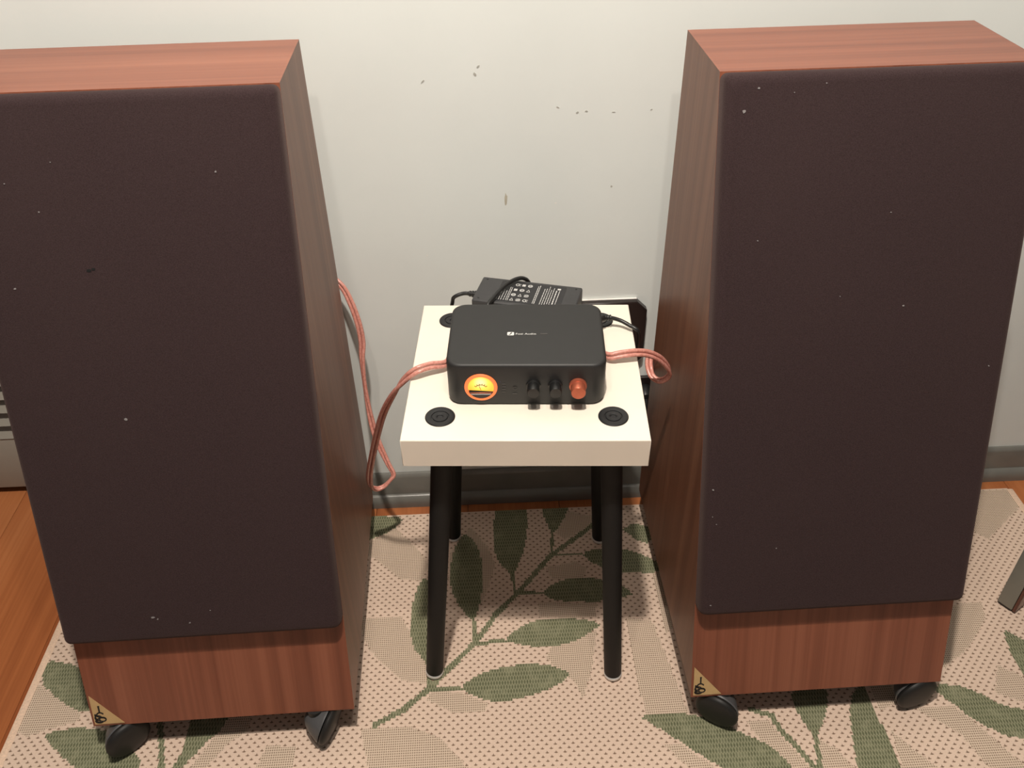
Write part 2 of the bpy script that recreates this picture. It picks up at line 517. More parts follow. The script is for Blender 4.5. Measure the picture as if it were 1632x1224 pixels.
FINE= [[(-177, -108), (-139, -82), (-100, -128), (-68, -177), (-82, -213), (-119, -211), (-174, -155), (-207, -138)], [(-193, -291), (-115, -296), (-95, -330), (-56, -407), (-55, -433), (-107, -422), (-153, -377), (-177, -338)], [(-167, -508), (-93, -505), (-43, -526), (11, -589), (-146, -586)], [(-55, -443), (-8, -451), (37, -473), (27, -487), (-24, -484), (-65, -459)], [(148, -369), (227, -342), (213, -410), (190, -473), (178, -438), (135, -394)], [(285, -319), (328, -328), (345, -442), (355, -510), (287, -506), (281, -414)], [(150, -197), (210, -186), (226, -202), (218, -224), (159, -227)], [(133, -276), (234, -284), (230, -316), (130, -310)], [(192, -130), (244, -100), (260, -76), (205, -55), (175, -112)], [(-27, -148), (10, -86), (40, -137), (56, -184), (31, -270), (-9, -268), (-32, -216)], [(-715, -394), (-674, -420), (-622, -454), (-622, -467), (-672, -481), (-692, -490), (-717, -478)], [(-377, -459), (-343, -461), (-346, -499), (-372, -518), (-397, -557), (-429, -571), (-405, -522)], [(-312, -527), (-267, -529), (-264, -579), (-326, -576)], [(443, -526), (478, -528), (524, -617), (477, -615)], [(332, -557), (376, -598), (346, -607), (307, -560)], [(543, -558), (570, -580), (586, -610), (575, -634), (532, -622)], [(664, -554), (682, -581), (720, -628), (655, -624)], [(718, -519), (780, -517), (809, -562), (850, -635), (792, -636), (768, -565)], [(660, -471), (694, -473), (693, -507), (657, -521)], [(863, -325), (921, -321), (911, -355), (857, -410), (796, -449), (799, -406)], [(886, -448), (918, -474), (909, -524), (856, -499)], [(1022, -47), (1105, -50), (1106, -98), (1003, -178), (979, -152)], [(349, -209), (365, -187), (364, -343), (346, -355)]]

# ------------------------------------------------------------------ the room
fl = box('floor', MAT['dark'], None, -1.7, 2.0, -2.4, 0.30, -0.06, -0.018)
struct(fl)
px = -1.66
k = 0
while px < 1.95:
    wd = 0.185
    yj = random.uniform(-1.5, -0.9)
    for (y0, y1) in ((-2.38, yj - 0.001), (yj + 0.001, 0.29)):
        box('floor_plank', MAT['plank'], fl, px + 0.0003, px + wd - 0.0003, y0, y1, -0.018, random.uniform(-0.0003, 0.0), 0.0006, 1)
    px += wd
    k += 1

OPEN_R = -0.70     # right side of the closet opening in the wall
wl = box('wall_back', MAT['wall'], None, OPEN_R, 2.0, 0.0, 0.12, 0.0, 2.6)
struct(wl)
wh = box('wall_back_left', MAT['wall'], None, -1.7, OPEN_R, 0.0, 0.12, 2.05, 2.6)
struct(wh)
# marks in the paint
for (mx, mz, sw, sh, rot, mt) in ((0.060, 0.871, 0.006, 0.003, 0.7, 'scuff'), (0.055, 0.860, 0.004, 0.007, 0.4, 'scuff'),
                              (-0.021, 0.852, 0.009, 0.003, 0.7, 'scuff'), (0.176, 0.808, 0.005, 0.002, -0.4, 'scuff'),
                              (0.205, 0.799, 0.006, 0.003, 0.2, 'scuff'), (0.219, 0.801, 0.005, 0.003, 0, 'scuff'),
                              (0.260, 0.798, 0.006, 0.002, 0, 'scuff'), (0.263, 0.679, 0.004, 0.005, 0.3, 'scuff'),
                              (0.096, 0.662, 0.006, 0.026, -0.1, 'scuff_pale'), (0.175, 0.653, 0.003, 0.003, 0, 'chip'),
                              (-0.036, 0.567, 0.003, 0.002, 0, 'chip'), (0.316, 0.800, 0.004, 0.002, 0.5, 'scuff')):
    pts = []
    for i in range(9):
        a = 2 * math.pi * i / 9
        r = random.uniform(0.6, 1.1)
        u, v_ = sw / 2 * r * math.cos(a), sh / 2 * r * math.sin(a)
        pts.append((mx + u * math.cos(rot) - v_ * math.sin(rot), mz + u * math.sin(rot) + v_ * math.cos(rot)))
    prism('scuff_mark', MAT[mt], wl, pts, 0.0, 0.0004, lambda u, v_, n: (u, -n, v_))

bb = prism('baseboard_back', MAT['base'], None, [(0, 0), (-0.009, 0), (-0.009, 0.072), (-0.0075, 0.078), (-0.004, 0.081), (0, 0.081)],
           OPEN_R + 0.07, 2.0, lambda u, v_, n: (n, u, v_), smooth=True)
struct(bb)
arc = [(-0.009, 0.0), (-0.020, 0.0), (-0.020, 0.006)] + [(-0.009 - 0.011 * math.cos(math.radians(a)), 0.008 + 0.020 * math.sin(math.radians(a))) for a in range(10, 91, 16)]
sh_ = prism('trim_1', MAT['base'], None, arc, OPEN_R + 0.07, 2.0, lambda u, v_, n: (n, u, v_), smooth=True)
struct(sh_)
# door casing behind the left loudspeaker
cs = box('trim_2', MAT['base'], None, OPEN_R, OPEN_R + 0.07, -0.018, 0.0, 0.0, 2.12, 0.003)
struct(cs)
# louvered closet door set back in the opening
dr = box('door_1', MAT['door'], None, -1.66, -1.60, 0.066, 0.094, 0.02, 2.03, 0.002)
struct(dr)
box('stile', MAT['door'], dr, OPEN_R - 0.062, OPEN_R - 0.003, 0.066, 0.094, 0.02, 2.03, 0.002)
box('bottom_rail', MAT['door'], dr, -1.60, OPEN_R - 0.062, 0.068, 0.092, 0.02, 0.152, 0.002)
box('middle_rail', MAT['door'], dr, -1.60, OPEN_R - 0.062, 0.068, 0.092, 0.98, 1.07, 0.002)
box('top_rail', MAT['door'], dr, -1.60, OPEN_R - 0.062, 0.068, 0.092, 1.94, 2.03, 0.002)
bm = bmesh.new()
bm_box(bm, -1.60, OPEN_R - 0.062, -0.003, 0.003, -0.020, 0.020)
bm.transform(Matrix.Rotation(math.radians(-36), 4, 'X'))
lv = from_bm('louver', bm, MAT['door'], dr)
lv.location = (0, 0.080, 0.168)
zz = 0.168
while zz < 1.90:
    zz += 0.0325
    if 0.965 < zz < 1.085:
        continue
    o = lv.copy()
    C.objects.link(o)
    o.location = (0, 0.080, zz)
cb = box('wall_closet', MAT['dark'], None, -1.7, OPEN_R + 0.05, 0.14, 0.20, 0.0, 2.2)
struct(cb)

# ------------------------------------------------------------------ rug
RX0, RX1, RY0, RY1 = -0.7252, 1.1174, -1.35, -0.0477
CELL = 0.0040
nx, ny = int(round((RX1 - RX0 - 0.024) / CELL)), int(round((RY1 - RY0) / CELL))
gx0 = RX0 + 0.012
cxs = gx0 + (np.arange(nx) + 0.5) * CELL
cys = RY0 + (np.arange(ny) + 0.5) * CELL
GX, GY = np.meshgrid(cxs, cys)
def in_poly(poly, off=(0, 0)):
    P_ = np.array(poly, float) / 1000.0 + np.array(off)
    ins = np.zeros(GX.shape, bool)
    j = len(P_) - 1
    for i in range(len(P_)):
        xi, yi = P_[i]
        xj, yj = P_[j]
        if yi != yj:
            ins ^= ((yi > GY) != (yj > GY)) & (GX < (xj - xi) * (GY - yi) / (yj - yi) + xi)
        j = i
    return ins
def near_line(poly, wd, off=(0, 0)):
    P_ = np.array(poly, float) / 1000.0 + np.array(off)
    res = np.zeros(GX.shape, bool)
    for a, b_ in zip(P_, P_[1:]):
        d = b_ - a
        t = np.clip(((GX - a[0]) * d[0] + (GY - a[1]) * d[1]) / (d @ d), 0, 1)
        res |= ((GX - a[0] - t * d[0]) ** 2 + (GY - a[1] - t * d[1]) ** 2) < (wd / 2) ** 2
    return res
def smooth_poly(poly):
    """rounds a traced outline, keeping its corners"""
    out = []
    n = len(poly)
    for i in range(n):
        a, b_ = poly[i], poly[(i + 1) % n]
        out.append((a[0] * 0.78 + b_[0] * 0.22, a[1] * 0.78 + b_[1] * 0.22))
        out.append((a[0] * 0.22 + b_[0] * 0.78, a[1] * 0.22 + b_[1] * 0.78))
    return out
green = np.zeros(GX.shape, bool)
fine = np.zeros(GX.shape, bool)
for off, sel in (((0, 0), None), ((0.42, -0.60), 8), ((-0.42, -0.56), 8)):
    for q in LEAVES[:sel]:
        green |= in_poly(smooth_poly(q), off)
    for q, wd in (STEMS if sel is None else STEMS[:9]):
        green |= near_line(q, wd, off)
    for q in (FINE if sel is None else FINE[:10]):
        fine |= in_poly(q, off)
fine &= ~green
RZ = 0.0062
vx = gx0 + np.arange(nx + 1) * CELL
vy = RY0 + np.arange(ny + 1) * CELL
VX, VY = np.meshgrid(vx, vy)
verts = np.stack([VX.ravel(), VY.ravel(), np.full(VX.size, RZ)], 1)
ii, jj = np.meshgrid(np.arange(nx), np.arange(ny))
a = (jj * (nx + 1) + ii).ravel()
faces = np.stack([a, a + 1, a + nx + 2, a + nx + 1], 1)
me = bpy.data.meshes.new('rug_weave')
me.vertices.add(len(verts))
me.vertices.foreach_set('co', verts.ravel())
me.loops.add(faces.size)
me.loops.foreach_set('vertex_index', faces.ravel().astype(np.int32))
me.polygons.add(len(faces))
me.polygons.foreach_set('loop_start', (np.arange(len(faces)) * 4).astype(np.int32))
me.polygons.foreach_set('loop_total', np.full(len(faces), 4, np.int32))
me.update(calc_edges=True)
at = me.attributes.new('zone', 'FLOAT_COLOR', 'FACE')
zc = np.zeros((len(faces), 4), np.float32)
zc[:, 0] = green.ravel()
zc[:, 1] = fine.ravel()
zc[:, 3] = 1
at.data.foreach_set('color', zc.ravel())
rug = empty('area_rug', ((RX0 + RX1) / 2, (RY0 + RY1) / 2, 0))
tag(rug, 'flat woven cream rug with green leaf pattern under both loudspeakers', 'rug')
wv = link('weave', me, MAT['rug'], rug)
wv.location = (-(RX0 + RX1) / 2, -(RY0 + RY1) / 2, 0)
hx_, hy_ = (RX1 - RX0) / 2, (RY1 - RY0) / 2
box('backing', MAT['rug_hem'], rug, -hx_ + 0.002, hx_ - 0.002, -hy_, hy_, 0.0005, 0.0060)
for s in (-1, 1):
    box('side_hem', MAT['rug_hem'], rug, min(s * hx_, s * (hx_ - 0.013)), max(s * hx_, s * (hx_ - 0.013)), -hy_, hy_, 0.0005, 0.0072, 0.002, 2)
RUG_T = RZ

# ------------------------------------------------------------------ loudspeakers
SW, SH, SD, ZB, TF = 0.3908, 0.8584, 0.4499, 0.075, 0.2787
ALPHA = math.atan2(TF, SH)
SLANT = math.hypot(TF, SH)
def front(u, v_, n):
    """point on the slanted front: u across, v up the slope, n outwards"""
    return (u, v_ * math.sin(ALPHA) - n * math.cos(ALPHA), ZB + v_ * math.cos(ALPHA) + n * math.sin(ALPHA))

def make_caster(parent, loc, azim, tilt):
    """ball caster: dished wheel facing azim, hood behind it, stem above"""
    R = 0.0342
    ctr = Vector(loc) + Vector((0, 0, RUG_T + R * math.cos(tilt) + 0.0012))
    M = Matrix.Translation(ctr) @ Matrix.Rotation(azim, 4, 'Z') @ Matrix.Rotation(math.radians(90) + tilt, 4, 'Y')
    hood = lathe('caster', MAT['hood'], parent, [(0, -0.036), (0.009, -0.0355), (0.016, -0.0305), (0.0240, -0.020), (0.0295, -0.010), (0.0325, -0.004), (0.0320, -0.0018), (0, -0.0018)], 32, M)
    hood['label'] = 'black ball caster'
    lathe('wheel', MAT['caster'], hood, [(0, -0.0005), (0.029, -0.0005), (0.0325, 0.0), (R, 0.0028), (R - 0.0005, 0.0060), (0.0310, 0.0090), (0.026, 0.0110), (0.014, 0.0128), (0, 0.0132)], 36, M)
    lathe('stem', MAT['caster'], hood, [(0.011, 0.044), (0.0125, 0.050), (0.0125, ZB), (0.0, ZB)], 16, Matrix.Translation(Vector(loc) - Vector((math.cos(azim) * 0.016, math.sin(azim) * 0.016, 0))))
    return hood

def emblem_lines(k):
    """the monogram on the badge: a T-topped stroke over a knot of loops"""
    def arcp(cx, cy, rx, ry, a0, a1, n=12, rot=0.0):
        out = []
        for i in range(n + 1):
            t = math.radians(a0 + (a1 - a0) * i / n)
            u, v_ = rx * math.cos(t), ry * math.sin(t)
            out.append((cx + u * math.cos(rot) - v_ * math.sin(rot), cy + u * math.sin(rot) + v_ * math.cos(rot)))
        return out
    L = [(0.0016, [(0.0105, 0.0325), (0.0105, 0.0210)]), (0.0014, [(0.0092, 0.0327), (0.0120, 0.0327)]),
         (0.0015, arcp(0.0105, 0.0165, 0.0050, 0.0048, 35, 215)), (0.0014, [(0.0140, 0.0192), (0.0158, 0.0188)]),
         (0.0014, arcp(0.0070, 0.0118, 0.0050, 0.0042, 0, 300)), (0.0014, arcp(0.0130, 0.0090, 0.0048, 0.0038, -120, 230)),
         (0.0013, arcp(0.0092, 0.0085, 0.0078, 0.0030, 20, 200, 12, 0.4)), (0.0013, [(0.0030, 0.0185), (0.0060, 0.0150), (0.0100, 0.0120), (0.0150, 0.0115), (0.0180, 0.0095)]),
         (0.0016, arcp(0.0075, 0.0055, 0.0050, 0.0026, 150, 350)), (0.0022, [(0.0030, 0.0042), (0.0110, 0.0038)]),
         (0.0016, [(0.0030, 0.0150), (0.0034, 0.0190)]), (0.0016, [(0.0028, 0.0128), (0.0046, 0.0080), (0.0040, 0.0050)])]
    L = [(w_ * 1.45, p_) for w_, p_ in L]
    return L

def make_speaker(loc, rz, label, casters, lint, holes, worn):
    root = empty('floor_loudspeaker', loc, rz)
    tag(root, label, 'loudspeaker', 'pair of floor loudspeakers')
    t = 0.018
    prof = [(0, ZB), (SD, ZB), (SD, ZB + SH), (TF, ZB + SH)]       # y, z outline of the sides
    cosA = math.cos(ALPHA)
    yi0 = t / cosA + t * math.tan(ALPHA)
    inner = [(yi0, ZB + t), (SD - t, ZB + t), (SD - t, ZB + SH - t), (TF + t / cosA - t * math.tan(ALPHA), ZB + SH - t)]
    hw = SW / 2
    O = {(s, i): (s * hw, prof[i][0], prof[i][1]) for s in (-1, 1) for i in range(4)}
    I = {(s, i): (s * (hw - t), inner[i][0], inner[i][1]) for s in (-1, 1) for i in range(4)}
    def panel(name, keys, mat):
        bm = bmesh.new()
        a_ = [bm.verts.new(O[q]) for q in keys]
        b_ = [bm.verts.new(I[q]) for q in keys]
        bm.faces.new(a_)
        bm.faces.new(b_[::-1])
        for i in range(4):
            j = (i + 1) % 4
            bm.faces.new((a_[i], b_[i], b_[j], a_[j]))
        return from_bm(name, bm, mat, root)
    for s in (-1, 1):
        panel('side_panel', [(s, 0), (s, 1), (s, 2), (s, 3)], MAT['ven_side'])
    panel('front_panel', [(-1, 0), (1, 0), (1, 3), (-1, 3)], MAT['ven_z'])
    panel('top_panel', [(-1, 3), (1, 3), (1, 2), (-1, 2)], MAT['ven_x'])
    panel('back_panel', [(-1, 1), (-1, 2), (1, 2), (1, 1)], MAT['ven_side'])
    panel('bottom_panel', [(-1, 0), (-1, 1), (1, 1), (1, 0)], MAT['ven_side'])
    # cloth grille standing proud of the front
    bm = bmesh.new()
    gu, g0, g1, gn = 0.1952, 0.162, SLANT - 0.0015, 0.029
    ring = rounded_rect(-gu, gu, g0, g1, 0.009, 5)
    lay = [(0.0, 0.0002), (0.0, gn * 0.52), (0.0012, gn * 0.72), (0.0040, gn * 0.89), (0.0085, gn * 0.975), (0.0135, gn)]
    prev = None
    for ins, n in lay:
        sxk, syk = (gu - ins) / gu, ((g1 - g0) / 2 - ins) / ((g1 - g0) / 2)
        cur = [bm.verts.new(front(u * sxk, (v_ - (g0 + g1) / 2) * syk + (g0 + g1) / 2, n)) for u, v_ in ring]
        if prev:
            for i in range(len(cur)):
                j = (i + 1) % len(cur)
                bm.faces.new((prev[i], prev[j], cur[j], cur[i]))
        else:
            bm.faces.new(cur[::-1])
        prev = cur
    bm.faces.new(prev)
    gr = from_bm('grille', bm, MAT['cloth'], root, True)
    gr['label'] = 'dark brown cloth grille'
    for (u, v_, s) in lint:
        pts = []
        for i in range(7):
            a_ = 2 * math.pi * i / 7
            r = s * random.uniform(0.5, 1.2)
            pts.append((u + r * math.cos(a_) * 1.3, v_ + r * math.sin(a_)))
        prism('lint_speck', MAT['lint'], gr, pts, gn, gn + 0.0008, front)
    for (u, v_, su, sv) in holes:
        prism('torn_spot', MAT['hole'], gr, rounded_rect(u - su, u + su, v_ - sv, v_ + sv, min(su, sv) * 0.95, 3), gn - 0.0002, gn + 0.0004, front)
    # brass corner badge with a black monogram
    bx = -hw + 0.0035
    bd = prism('corner_badge', MAT['brass'], root, [(bx, 0.0035), (bx + 0.0435, 0.0035), (bx, 0.0555)], 0.0, 0.0010, front)
    bd['label'] = 'triangular brass badge'
    strokes('monogram', MAT['ink'], bd, emblem_lines(1), 0.0015, lambda u, v_, n: front(bx + u, 0.0035 + v_, n), 0.0010, 0.0014)
    for (cx, cy, az, tl) in casters:
        make_caster(root, (cx, cy, 0), az, tl)
    return root

D = math.radians
make_speaker((-0.3632, -0.5163, 0), 0.018, 'walnut loudspeaker on the left, wooden floor beside it',
             [(-0.155, 0.000, D(-48), D(4)), (0.150, 0.002, D(-20), D(14)), (-0.145, 0.40, D(40), 0.3), (0.145, 0.40, D(150), 0.3)],
             [(-0.044, 0.503, 0.0017), (-0.071, 0.825, 0.0007), (0.115, 0.807, 0.0010), (-0.128, 0.803, 0.0008), (-0.096, 0.769, 0.0008),
              (-0.144, 0.679, 0.0012), (-0.062, 0.204, 0.0018), (-0.056, 0.201, 0.0010), (-0.013, 0.192, 0.0012), (0.018, 0.210, 0.0006)],
             [(-0.0525, 0.697, 0.0028, 0.0018), (-0.0470, 0.6985, 0.0022, 0.0015)], 0)
make_speaker((0.5426, -0.5188, 0), 0.0137, 'walnut loudspeaker on the right, close to the grey table leg',
             [(-0.150, -0.002, D(-124), D(4)), (0.168, 0.006, D(-76), D(2)), (-0.145, 0.40, D(40), 0.3), (0.145, 0.40, D(150), 0.3)],
             [(-0.173, 0.858, 0.0022), (-0.157, 0.883, 0.0012), (-0.078, 0.886, 0.0010), (-0.115, 0.877, 0.0006), (0.016, 0.734, 0.0008),
              (0.046, 0.615, 0.0011), (-0.147, 0.706, 0.0007), (-0.186, 0.368, 0.0013), (-0.092, 0.272, 0.0008), (-0.181, 0.184, 0.0009),
              (0.171, 0.528, 0.0009), (-0.037, 0.631, 0.0007), (-0.185, 0.327, 0.0007), (-0.179, 0.315, 0.0007)], [], 0)

# ------------------------------------------------------------------ stool
SZ, ST = 0.5397, 0.0444
stool = empty('stool', (0.1003, -0.4378, 0), -0.0615)
tag(stool, 'square cream stool with four round black legs between the loudspeakers', 'stool')
box('seat', MAT['seat'], stool, -0.16, 0.16, 0.0, 0.3193, SZ - ST, SZ, 0.0008, 1)
ca, sa = math.cos(0.0615), math.sin(0.0615)
def to_stool(x, y):
    dx, dy = x - 0.1003, y + 0.4378
    return (ca * dx - sa * dy, sa * dx + ca * dy)
caps = [(-0.0087, -0.3838), (0.2186, -0.3975), (0.0054, -0.1556), (0.2297, -0.1703)]
feet = [(-0.0528, -0.4118), (0.2435, -0.4319), (-0.0237, -0.1113), (0.2592, -0.1331)]
for (cx, cy), (fx_, fy_) in zip(caps, feet):
    c0, f0 = to_stool(cx, cy), to_stool(fx_, fy_)
    cp = lathe('leg_cap', MAT['cap'], stool, [(0.0198, SZ - 0.004), (0.0200, SZ + 0.0008), (0.0190, SZ + 0.0018), (0.0150, SZ + 0.0019), (0.0118, SZ + 0.0012),
                                             (0.0112, SZ + 0.0003), (0.0103, SZ + 0.0003), (0.0098, SZ + 0.0014), (0.0062, SZ + 0.0017), (0.0038, SZ + 0.0009), (0.0034, SZ + 0.0002), (0.0, SZ + 0.0002)],
               36, Matrix.Translation((c0[0], c0[1], 0)))
    top = Vector((c0[0], c0[1], SZ - ST - 0.0005))
    bot = Vector((f0[0], f0[1], RUG_T + 0.0012))
    ax = (top - bot)
    Lg = ax.length
    M = Matrix.Translation(bot) @ ax.to_track_quat('Z', 'Y').to_matrix().to_4x4()
    lg = lathe('leg', MAT['black_leg'], stool, [(0.0, 0.007), (0.0130, 0.007), (0.0142, 0.010), (0.0148, 0.25), (0.0152, Lg), (0.0, Lg)], 28, M)
    lathe('foot_glide', MAT['glide'], lg, [(0.0, 0.0), (0.0125, 0.0005), (0.0146, 0.0025), (0.0148, 0.0062), (0.0135, 0.0078), (0.0, 0.0078)], 28, M)

# ------------------------------------------------------------------ amplifier
AH, AD = 0.067, 0.147
amp = empty('amplifier', (0.1060, -0.3668, SZ), -0.0645)
tag(amp, 'small black amplifier with glowing orange meter and copper knob on the stool', 'amplifier')
hw = 0.1045
bm = bmesh.new()
ring = rounded_rect(-hw, hw, 0.0, AD, 0.019, 8)
prev = None
for ins, z in ((0.0035, 0.0018), (0.0010, 0.003), (0.0, 0.006), (-0.0004, 0.060), (-0.0002, 0.0640), (0.0006, 0.0658), (0.0024, AH), (0.0050, AH + 0.0001)):
    cur = [bm.verts.new((x * (hw - ins) / hw, (y - AD / 2) * (AD / 2 - ins) / (AD / 2) + AD / 2, z)) for x, y in ring]
    if prev:
        for i in range(len(cur)):
            j = (i + 1) % len(cur)
            bm.faces.new((prev[i], prev[j], cur[j], cur[i]))
    else:
        bm.faces.new(cur[::-1])
    prev = cur
bm.faces.new(prev)
from_bm('housing', bm, MAT['amp'], amp, True)
for fx_, fy_ in ((-0.08, 0.025), (0.08, 0.025), (-0.08, 0.12), (0.08, 0.12)):
    lathe('rubber_foot', MAT['knob'], amp, [(0.006, 0.0), (0.006, 0.003), (0, 0.003)], 14, Matrix.Translation((fx_, fy_, 0)))
RF = Matrix.Rotation(math.radians(90), 4, 'X')           # local z of a lathe -> towards the viewer (-y)
def onface(u, z):
    return Matrix.Translation((u, 0.0006, z)) @ RF
# meter
mu, mz = -0.0596, 0.0312
bez = lathe('meter_ring', MAT['ring'], amp, [(0.0176, 0.0), (0.0218, 0.0), (0.0218, 0.0016), (0.0208, 0.0026), (0.0180, 0.0026), (0.0172, 0.0018), (0.0172, 0.0)], 44, onface(mu, mz), False)
bez['label'] = 'glowing orange meter ring'
dial_pts = [(0.0174 * math.cos(math.radians(a)), 0.0174 * math.sin(math.radians(a))) for a in range(-22, 203, 9)]
dl = prism('meter_dial', MAT['dial'], bez, dial_pts, 0.0004, 0.0010, lambda u, v_, n: (u, -n, v_))
dl.location = (mu, 0, mz)
low_pts = [(0.0174 * math.cos(math.radians(a)), 0.0174 * math.sin(math.radians(a))) for a in range(202, 339, 8)]
lo = prism('meter_cover', MAT['amp_face'], bez, low_pts, 0.0004, 0.0022, lambda u, v_, n: (mu + u, -n, mz + v_))
def f3(u, v_, n):
    return (mu + u, -n, mz + v_)
sc_lines = [(0.0008, [(0.0085 * math.cos(math.radians(a)), -0.0042 + 0.0085 * math.sin(math.radians(a))) for a in range(40, 141, 10)])]
for a in range(40, 141, 20):
    sc_lines.append((0.0008, [(0.0085 * math.cos(math.radians(a)), -0.0042 + 0.0085 * math.sin(math.radians(a))), (0.0107 * math.cos(math.radians(a)), -0.0042 + 0.0107 * math.sin(math.radians(a)))]))
sc_lines.append((0.0006, [(0, -0.0045), (-0.0025, 0.0040)]))
strokes('meter_scale', plain('scale_brown', (0.16, 0.05, 0.01, 1), 0.5), bez, sc_lines, 0.0006, f3, 0.0010, 0.0013)
box('meter_shelf', MAT['copper'], bez, mu - 0.0140, mu + 0.0140, -0.0026, -0.0004, mz - 0.0090, mz - 0.0076, 0.0003, 1)
box('meter_bar', MAT['silver'], bez, mu - 0.0132, mu + 0.0132, -0.0024, -0.0004, mz - 0.0110, mz - 0.0100, 0.0002, 1)
# led and printed marks
lathe('status_light', MAT['led'], amp, [(0.0006, 0.0), (0.0006, 0.0007), (0, 0.0009)], 12, onface(-0.0342, 0.0398))
strokes('panel_marks', MAT['dimprint'], amp, [(0.0007, [(-0.0318, z), (-0.0268, z)]) for z in (0.0365, 0.0320, 0.0275, 0.0232)] + [(0.0008, [(-0.0180, 0.0206), (-0.0122, 0.0206)])], 0.0007,
        lambda u, v_, n: (u, -n, v_), 0.0002, 0.0009)
lathe('headphone_jack', MAT['knob'], amp, [(0.0019, 0.0), (0.0034, 0.0), (0.0036, 0.0008), (0.0030, 0.0011), (0.0019, 0.0011), (0.0018, 0.0002), (0.0, 0.0002)], 22, onface(-0.0146, 0.0302))
def knob(u, mat, r, lab):
    k_ = lathe('knob', mat, amp, [(r * 0.80, 0.0), (r * 1.20, 0.0006), (r * 1.20, 0.0040), (r * 1.12, 0.0046), (r, 0.0050), (r, 0.0175), (r * 0.93, 0.0186), (0.0, 0.0187)], 30, onface(u, 0.0345))
    k_['label'] = lab
    return k_
knob(0.0094, MAT['knob'], 0.0080, 'black tone knob')
knob(0.0382, MAT['knob'], 0.0080, 'black tone knob')
knob(0.0678, MAT['copper'], 0.0097, 'copper volume knob')
# maker's mark on the lid
LZ = AH + 0.0002
lm = Matrix.Translation((-0.0148, 0.0690, LZ)) @ Matrix.Diagonal((1.25, 1.0, 1.0, 1.0))
text_mesh('lid_lettering', 'Fosi Audio', 0.0052, MAT['silver'], amp, lm, 0.0001)
strokes('lid_line', MAT['dimprint'], amp, [(0.0016, [(0.0190, 0.0708), (0.0285, 0.0708)])], 0.002, lambda u, v_, n: (u, v_, n), AH, AH + 0.0004)
lg_ = prism('lid_mark', MAT['silver'], amp, rounded_rect(-0.0258, -0.0166, 0.0672, 0.0748, 0.0016, 4), AH, AH + 0.0004)
strokes('note_stroke', MAT['amp'], lg_, [(0.0012, [(-0.0238, 0.0690), (-0.0222, 0.0690), (-0.0214, 0.0700), (-0.0208, 0.0728), (-0.0192, 0.0734)]), (0.0011, [(-0.0214, 0.0712), (-0.0198, 0.0716)])], 0.001, lambda u, v_, n: (u, v_, n), AH + 0.0004, AH + 0.0006)
# sockets at the back
for bxp in (-0.085, -0.072, 0.060, 0.073):
    lathe('binding_post', MAT['knob'], amp, [(0.0045, 0.0), (0.0045, 0.011), (0, 0.011)], 14, Matrix.Translation((bxp, AD - 0.0005, 0.028)) @ Matrix.Rotation(math.radians(-90), 4, 'X'))

# ------------------------------------------------------------------ power adapter
ad = empty('power_adapter', (0.1217, -0.1352, SZ), -0.285)
tag(ad, 'black power adapter brick with white printed label behind the amplifier', 'adapter')
ahx, ahy, ahz = 0.0795, 0.0355, 0.031
bm = bmesh.new()
bm_box(bm, -ahx, ahx, -ahy, ahy, 0.0004, ahz)
bmesh.ops.bevel(bm, geom=bm.edges[:], offset=0.0032, segments=3, affect='EDGES', profile=0.5)
from_bm('casing', bm, MAT['adapter'], ad, True)
for sx_, sy_ in ((-1, -1), (-1, 1), (1, -1), (1, 1)):
    lathe('screw_dimple', MAT['knob'], ad, [(0.0016, ahz - 0.0005), (0.0016, ahz + 0.0003), (0, ahz + 0.0003)], 12, Matrix.Translation((sx_ * (ahx - 0.009), sy_ * (ahy - 0.008), 0)))
lb = prism('label', MAT['label'], ad, rounded_rect(-0.046, 0.056, -0.029, 0.029, 0.002, 3), ahz - 0.0002, ahz + 0.0003)
t3 = lambda u, v_, n: (u, v_, n)
wl_ = []
rs = random.Random(3)
def textline(u, v0, v1, wd):
    """one printed line running across the short side, broken into word-like dashes"""
    v_ = v0
    while v_ < v1:
        ln_ = rs.uniform(0.002, 0.007)
        wl_.append((wd, [(u, v_), (u, min(v1, v_ + ln_))]))
        v_ += ln_ + 0.0011
for u in (-0.043, -0.0395, -0.036, -0.032, -0.0285, -0.026):
    textline(u, -0.026, rs.uniform(0.0, 0.026), 0.0009)
for u in (0.013, 0.0155, 0.024, 0.0275, 0.031, 0.0345, 0.038):
    textline(u, -0.027, rs.uniform(0.015, 0.027), 0.0010)
textline(0.0425, -0.025, 0.016, 0.0017)
textline(0.0470, -0.025, 0.016, 0.0011)
wl_.append((0.004, [(0.0430, 0.0205), (0.0480, 0.0205)]))
def ringp(cx, cy, r, a0, a1, n=10):
    return [(cx + r * math.cos(math.radians(a0 + (a1 - a0) * i / n)), cy + r * math.sin(math.radians(a0 + (a1 - a0) * i / n))) for i in range(n + 1)]
